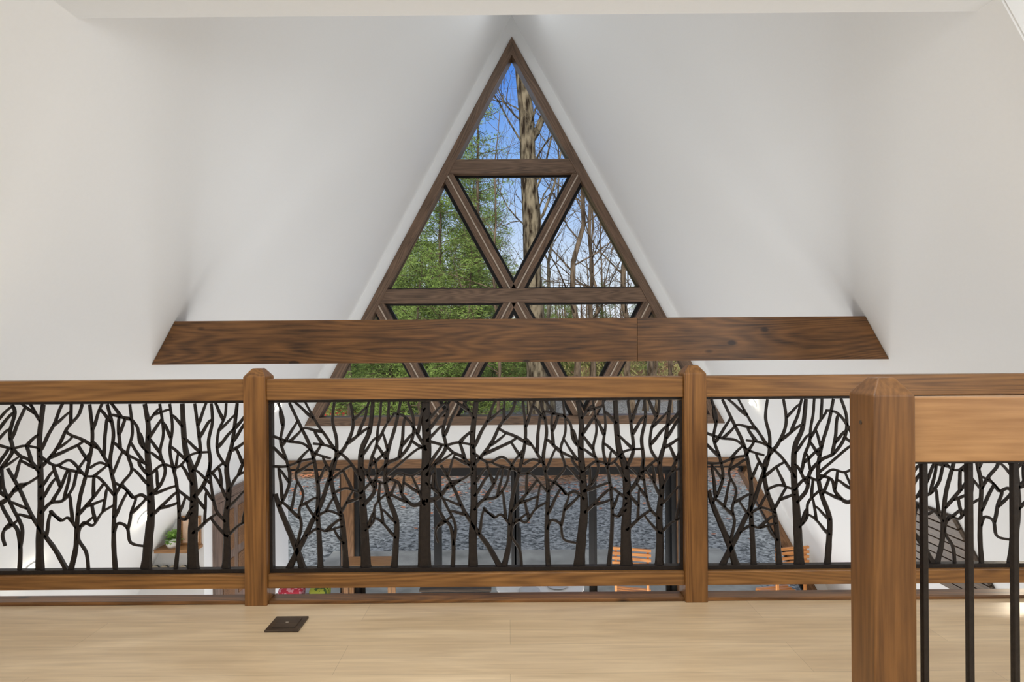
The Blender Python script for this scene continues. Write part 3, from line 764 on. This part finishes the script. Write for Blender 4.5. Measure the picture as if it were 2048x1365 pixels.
def tube(path, radii, V, F, n):
    b = len(V); m = len(path)
    for i, p in enumerate(path):
        d = (path[min(i+1, m-1)]-path[max(i-1, 0)]).normalized()
        if abs(d.z) > .5: u = (Vector((1, 0, 0))-d*d.x).normalized()
        else: u = (Vector((0, 0, 1))-d*d.z).normalized()
        w = d.cross(u)
        for k in range(n):
            a = k*math.tau/n; V.append(p+(u*math.cos(a)+w*math.sin(a))*radii[i])
    for i in range(m-1):
        for k in range(n): F.append((b+i*n+k, b+i*n+(k+1) % n, b+(i+1)*n+(k+1) % n, b+(i+1)*n+k))
def grow(rr, p, d, ln, r, lev, V, F, maxlev, wob):
    ns = (4, 5, 4, 3)[min(lev, 3)]; path = [p.copy()]; rad = [r]; c = p.copy()
    for i in range(ns):
        d = (d+Vector((rr.gauss(0, wob), rr.gauss(0, wob), rr.gauss(0, wob)+.06))).normalized()
        c = c+d*(ln/ns); path.append(c.copy()); rad.append(r*(1-.75*(i+1)/ns))
    tube(path, rad, V, F, 5 if lev < 2 else 3)
    if lev < maxlev:
        for k in range((0, 5, 3, 2)[lev]):
            t = rr.uniform(.25, 1); i = min(int(t*ns), ns-1); q = path[i].lerp(path[i+1], t*ns-i)
            dd = (path[i+1]-path[i]).normalized(); ax = dd.orthogonal().normalized(); ax.rotate(Matrix.Rotation(rr.uniform(0, 6.3), 3, dd))
            d2_ = dd.copy(); d2_.rotate(Matrix.Rotation(rr.uniform(.45, .95), 3, ax))
            grow(rr, q, d2_, ln*rr.uniform(.4, .65), max(r*(1-.6*t)*.6, .006), lev+1, V, F, maxlev, wob)
def bare(seed, H, r0, first=.3, nb=22, path=None, rads=None, maxlev=3, br=.38, bl=.28):
    rr = random.Random(seed); V, F = [], []
    if path is None:
        path = []; rads = []; x = y = 0; n = 12
        for i in range(n+1):
            path.append(Vector((x, y, H*i/n))); rads.append(r0*(1-.85*(i/n))*(1.25 if i == 0 else 1)); x += rr.gauss(0, .012*H/1.6); y += rr.gauss(0, .012*H/1.6)
    tube(path, rads, V, F, 10)
    n = len(path)-1; H = path[-1].z
    for k in range(nb):
        t = first+(1-first)*(k+rr.random())/nb; i = min(int(t*n), n-1); q = path[i].lerp(path[i+1], t*n-i)
        a = rr.uniform(0, math.tau); el = rr.uniform(.3, 1.1)
        d = Vector((math.cos(a)*math.cos(el), math.sin(a)*math.cos(el), math.sin(el)))
        grow(rr, q, d, H*bl*(1.15-t)*rr.uniform(.6, 1.3)+.5, rads[i]*br+.006, 1, V, F, maxlev, .16)
    return V, F
def bare_mesh(name, V, F, mat):
    me = bpy.data.meshes.new(name); me.from_pydata([tuple(v) for v in V], [], F); me.materials.append(mat)
    for p in me.polygons: p.use_smooth = True
    return me
variants = [bare_mesh("bare_tree_%d" % i, *bare(20+i, H, r, f, nb, br=.30), mt) for i, (H, r, f, nb, mt) in enumerate(
    [(17, .15, .3, 20, M_bark), (15, .11, .25, 18, M_bark), (19, .16, .4, 20, M_pale), (13, .08, .2, 18, M_bark)])]
# main tall trunk
bp_ = [Vector(p) for p in ((0, 0, 0), (-.02, 0, 2.2), (-.05, 0, 4.2), (-.16, 0, 6.4), (-.15, 0, 7.8), (-.26, 0, 9.4), (-.30, 0, 11.2), (-.52, 0, 13.2), (-.60, .1, 15.5), (-.5, .1, 19))]
V, F = bare(77, 19, .33, .40, 18, bp_, [.40, .34, .31, .28, .30, .25, .24, .18, .14, .05], br=.13, bl=.22)
tube([Vector((-.28, 0, 10.2)), Vector((0, -.1, 10.6)), Vector((.30, -.1, 11.3)), Vector((.38, 0, 12.0))], [.12, .11, .10, .04], V, F, 8)
tube([Vector((-.15, 0, 7.6)), Vector((.2, -.1, 8.0)), Vector((.55, -.1, 8.9)), Vector((.9, 0, 10.5))], [.07, .05, .04, .02], V, F, 7)
o = bpy.data.objects.new("bare_tree", bare_mesh("big_tree", V, F, M_big)); COL.objects.link(o); place(o, Matrix.Translation((.95, 19, -.2)))
tag(o, "tall old bare tree with thick lichen-mottled brown trunk", "tree", group="bare woodland trees")
rr = random.Random(11)
spots = [(2.9, 22, 0), (3.6, 25, 1), (5.2, 24, 0), (4.4, 30, 3), (6.6, 27, 1), (2.4, 32, 2), (-1.9, 34, 0), (7.6, 33, 0), (8.6, 28, 3), (-3.4, 36, 2), (-6, 38, 1),
         (5.8, 42, 0), (9.5, 40, 2), (-8, 44, 0), (12, 44, 1), (6.1, 21.5, 3), (-10, 34, 2), (14, 36, 0), (-12, 42, 0), (7.5, 48, 1), (-.5, 21, 3)]
for x, y, v in spots:
    o = bpy.data.objects.new("bare_tree", variants[v]); COL.objects.link(o)
    s = rr.uniform(.85, 1.15)
    place(o, Matrix.Translation((x, y, gz(x, y)-.1)) @ Matrix.Rotation(rr.uniform(0, 6.3), 4, 'Z') @ Matrix.Scale(s, 4))
    tag(o, "tall slender leafless tree with fine tangled branches" if v != 2 else "tall leafless tree with pale mottled bark", "tree", group="bare woodland trees")
def conifer(seed, H, r0, spread, dens=60):
    rr = random.Random(seed); V, F = [], []; NV, NF = [], []
    tube([Vector((rr.gauss(0, .05), rr.gauss(0, .05), H*i/8)) for i in range(9)], [r0*(1-i/8.3) for i in range(9)], V, F, 7)
    z = H*.10
    while z < H*.98:
        t = z/H
        for k in range(rr.randint(2, 4)):
            a = rr.uniform(0, math.tau); ln = spread*(1-t)**.7*rr.uniform(.4, 1.25)+.3; d = Vector((math.cos(a), math.sin(a), rr.uniform(-.2, .5)))
            P = [Vector((0, 0, z+rr.uniform(-.15, .15)))]; n = 5
            for i in range(n): d = (d+Vector((rr.gauss(0, .16), rr.gauss(0, .16), rr.gauss(0, .10)))).normalized(); P.append(P[-1]+d*ln/n)
            tube(P, [.03*(1-t)+.008]+[.015]*(n-1)+[.004], V, F, 3)
            for i in range(int(ln*dens)):
                u = rr.uniform(.2, 1); ii = min(int(u*n), n-1); q = P[ii].lerp(P[ii+1], u*n-ii)+Vector((rr.gauss(0, .17), rr.gauss(0, .17), rr.gauss(0, .11)))
                for m in range(3):
                    dv = Vector((rr.gauss(0, 1), rr.gauss(0, 1), rr.gauss(.2, .8))).normalized()*rr.uniform(.08, .17); sv = dv.orthogonal().normalized()*.015
                    b = len(NV); NV += [q-sv, q+sv, q+dv]; NF.append((b, b+1, b+2))
        z += rr.uniform(.18, .36)
    return bare_mesh("conifer_trunk", V, F, M_pine), bare_mesh("conifer_needles", NV, NF, M_need)
cons = [conifer(31, 10.5, .13, 2.3), conifer(32, 12.5, .15, 2.6), conifer(33, 8, .10, 2.0), conifer(34, 16, .14, 1.7, 34)]
cs = [(-4.2, 21.5, 0), (-2.7, 24, 1), (-5.6, 25, 1), (-1.7, 27.5, 1), (-3.9, 29, 0), (-7.4, 29, 1), (-3.0, 20.5, 2), (-.7, 33, 1), (-5.4, 33, 1), (-9.3, 34, 1), (-2.0, 37, 1), (-7, 39, 1), (-5.2, 19.5, 2), (4.6, 46, 2), (7.2, 44, 2), (-12, 40, 1), (-1.4, 22.5, 2), (11, 47, 0), (2.6, 43, 2), (-1.2, 25, 3), (1.6, 38, 2)]
for x, y, v in cs:
    e = bpy.data.objects.new("pine_tree", None); COL.objects.link(e)
    place(e, Matrix.Translation((x, y, gz(x, y)-.1)) @ Matrix.Rotation(rr.uniform(0, 6.3), 4, 'Z') @ Matrix.Scale(rr.uniform(.85, 1.12), 4))
    tag(e, "airy yellow-green pine with thin trunk and open branches", "tree", group="pines at the edge of the yard")
    for nm, me in (("trunk", cons[v][0]), ("foliage", cons[v][1])):
        c = bpy.data.objects.new(nm, me); COL.objects.link(c); place(c, MW[e.name], e)
# distant woods
V, F = [], []; rr = random.Random(4)
for i in range(300):
    y = rr.uniform(52, 95); x = rr.uniform(-.75, .75)*y; H = rr.uniform(5, 11); r = rr.uniform(.06, .16); z0 = gz(x, y)-.2
    lean = Vector((rr.gauss(0, .4), 0, 0)); P = [Vector((x, y, z0)), Vector((x, y, z0+H*.5))+lean*.4, Vector((x, y, z0+H))+lean]
    tube(P, [r, r*.7, r*.15], V, F, 4)
    for k in range(9):
        t = rr.uniform(.2, .95); q = P[0].lerp(P[2], t); a = rr.uniform(0, 6.3); l_ = rr.uniform(1, 3)*(1.1-t)+.5
        m1 = q+Vector((math.cos(a)*.5, math.sin(a)*.5, .4))*l_; tube([q, m1, m1+Vector((math.cos(a+.5)*.3, math.sin(a)*.3, .8))*l_*.6], [r*.3, r*.2, .01], V, F, 3)
o = bpy.data.objects.new("distant_woodland", bare_mesh("distant_woodland", V, F, M_bark)); COL.objects.link(o); place(o, Matrix.Identity(4)); tag(o, "dense leafless woodland beyond the yard", "woodland", "stuff")
V, F = [], []
for i in range(26000):
    y = rr.uniform(36, 85); x = rr.uniform(-.65, .65)*y; z = gz(x, y)+abs(rr.gauss(0, 1.0)); dv = Vector((rr.gauss(0, .5), rr.gauss(0, .5), rr.uniform(0, 1))).normalized()*rr.uniform(.25, .7)
    sv = Vector((.05, 0, .01)); q = Vector((x, y, z)); b = len(V); V += [q-sv, q+sv, q+dv]; F.append((b, b+1, b+2))
o = bpy.data.objects.new("underbrush", bare_mesh("underbrush", V, F, plain("brush_leaf", (.26, .24, .09), .9, nscale=.25, namp=.7))); COL.objects.link(o); place(o, Matrix.Identity(4)); tag(o, "olive and brown underbrush at the woodland edge", "bushes", "stuff")

# ------------------------------------------------------------------ red car
M_red = plain("red_paint", (.45, .015, .02), .25, nscale=3, namp=.05); M_tyre = plain("tyre_rubber", (.02, .02, .02), .8, nscale=9, namp=.1); M_cg = plain("car_glass", (.03, .04, .05), .1, nscale=2, namp=.1)
car = empty("car", (-9.0, 29, -.12), "bright red parked car at the edge of the gravel", "car", rot=.15)
m0 = MW[car.name]
prof = [(-2.1, .3), (-2.15, .75), (-1.95, 1.0), (-1.2, 1.05), (-.6, 1.5), (.9, 1.52), (1.6, 1.08), (2.05, .95), (2.15, .6), (2.1, .3)]
V, F = [], []; prisms([prof], -.85, .85, V, F); mesh_obj("body", V, F, M_red, car, m0, bevel=.06)
V, F = [], []; prisms([[(-1.05, 1.08), (-.55, 1.44), (.1, 1.45), (.1, 1.08)], [(.16, 1.08), (.16, 1.45), (.82, 1.45), (1.35, 1.08)]], -.87, .87, V, F); mesh_obj("side_window", V, F, M_cg, car, m0)
for a in (-1.35, 1.35):
    for b in (-.78, .78):
        V, F = lathe([(.2, -.1), (.32, -.1), (.34, -.06), (.34, .06), (.32, .1), (.2, .1)], 24); mesh_obj("wheel", V, F, M_tyre, car, m0 @ Matrix.Translation((a, b, .34)) @ Matrix.Rotation(math.pi/2, 4, 'X'))
for a in (-.6, .6):
    V, F = [], []; boxgeo(-2.13, a, .72, .06, .35, .14, V, F); mesh_obj("headlight", V, F, M_ringm, car, m0)

# ------------------------------------------------------------------ world + lights
w = bpy.data.worlds.new("sky"); scene.world = w; w.use_nodes = True; nt = w.node_tree; bg = nt.nodes['Background']
tc = N(nt, 'ShaderNodeTexCoord'); sp_ = N(nt, 'ShaderNodeSeparateXYZ'); L(nt, tc.outputs['Generated'], sp_.inputs[0])
no = N(nt, 'ShaderNodeTexNoise'); no.inputs['Scale'].default_value = 4; no.inputs['Detail'].default_value = 5; L(nt, tc.outputs['Generated'], no.inputs['Vector'])
ma = N(nt, 'ShaderNodeMath', operation='MULTIPLY_ADD'); ma.inputs[1].default_value = -.10; L(nt, no.outputs['Fac'], ma.inputs[0]); L(nt, sp_.outputs['Z'], ma.inputs[2])
r = N(nt, 'ShaderNodeValToRGB'); r.color_ramp.elements[0].position = 0; r.color_ramp.elements[0].color = (.88, .92, .98, 1)
r.color_ramp.elements[1].position = .62; r.color_ramp.elements[1].color = (.97, .93, .87, 1)  # upper sky, out of view, whitened to take blue out of the shade
for pos, c in ((.10, (.68, .80, .97)), (.23, (.28, .50, .93)), (.38, (.085, .26, .80)), (.48, (.12, .29, .72))):
    e = r.color_ramp.elements.new(pos); e.color = (*c, 1)
L(nt, ma.outputs[0], r.inputs['Fac']); L(nt, r.outputs[0], bg.inputs['Color']); bg.inputs['Strength'].default_value = 1.0
sun = bpy.data.lights.new("sun", 'SUN'); sun.energy = 3.6; sun.angle = .4; sun.color = (1, .93, .80)
so = bpy.data.objects.new("sun", sun); COL.objects.link(so); so.rotation_euler = Vector((.15, .85, -.45)).to_track_quat('-Z', 'Y').to_euler()
def area(name, loc, tgt, sx_, sy_, e, col=(.95, .98, 1)):
    l = bpy.data.lights.new(name, 'AREA'); l.shape = 'RECTANGLE'; l.size = sx_; l.size_y = sy_; l.energy = e; l.color = col
    o = bpy.data.objects.new(name, l); COL.objects.link(o); o.location = loc
    o.rotation_euler = (Vector(tgt)-Vector(loc)).to_track_quat('-Z', 'Y').to_euler()
area("loft_fill", (0, -1.6, 3.9), (0, 4, 3.9), 3.0, 1.4, 11)  # added fill behind the camera; no lamp stands there
area("ridge_fill", (.08, 5.4, 7.50), (.08, 5.4001, 0), .28, 2.6, 9)  # added strip hidden under the ridge, brightens the slopes near the window
area("dormer_fill", (3.4, -.8, 4.0), (2.4, 2.13, 4.5), .8, .8, 36)  # added fill to brighten the dormer cheek; no dormer window is built
area("lower_up_fill", (.08, 4.5, .35), (.08, 4.5001, 6), 6.2, 3.6, 70)  # unseen upward fill below the loft, in place of floor bounce
area("gable_up_fill", (.08, 6.9, .30), (.08, 6.9001, 6), 6.4, 1.0, 58)  # second unseen up-fill, added to lift the slopes beside the gable
area("beam_top_fill", (.08, 3.965, 3.7055), (.08, 3.9651, 6), 2.8, .10, 5)  # invented strip hidden on the beam, added to light the upper slopes
area("lower_fill", (0, 1.6, 1.6), (0, 8, 1.6), 4.5, 1.0, 15)  # added forward fill under the loft, out of view
area("loft_ceiling_fill", (0, .6, 4.73), (0, .9, 2), 2.2, .8, 44)  # added downward fill to brighten the loft floor; no fitting there

# ------------------------------------------------------------------ camera
cd = bpy.data.cameras.new("camera"); cd.sensor_width = 36; cd.lens = 1188/2048*36; cd.clip_end = 500; cd.clip_start = .05
cd.shift_x = 8/2048; cd.shift_y = 17.5/2048
co = bpy.data.objects.new("camera", cd); COL.objects.link(co)
co.matrix_world = Matrix.Translation((0, 0, 3.5)) @ Matrix.Rotation(math.pi/2, 4, 'X') @ Matrix.Rotation(-.0075, 4, 'Z')
scene.camera = co
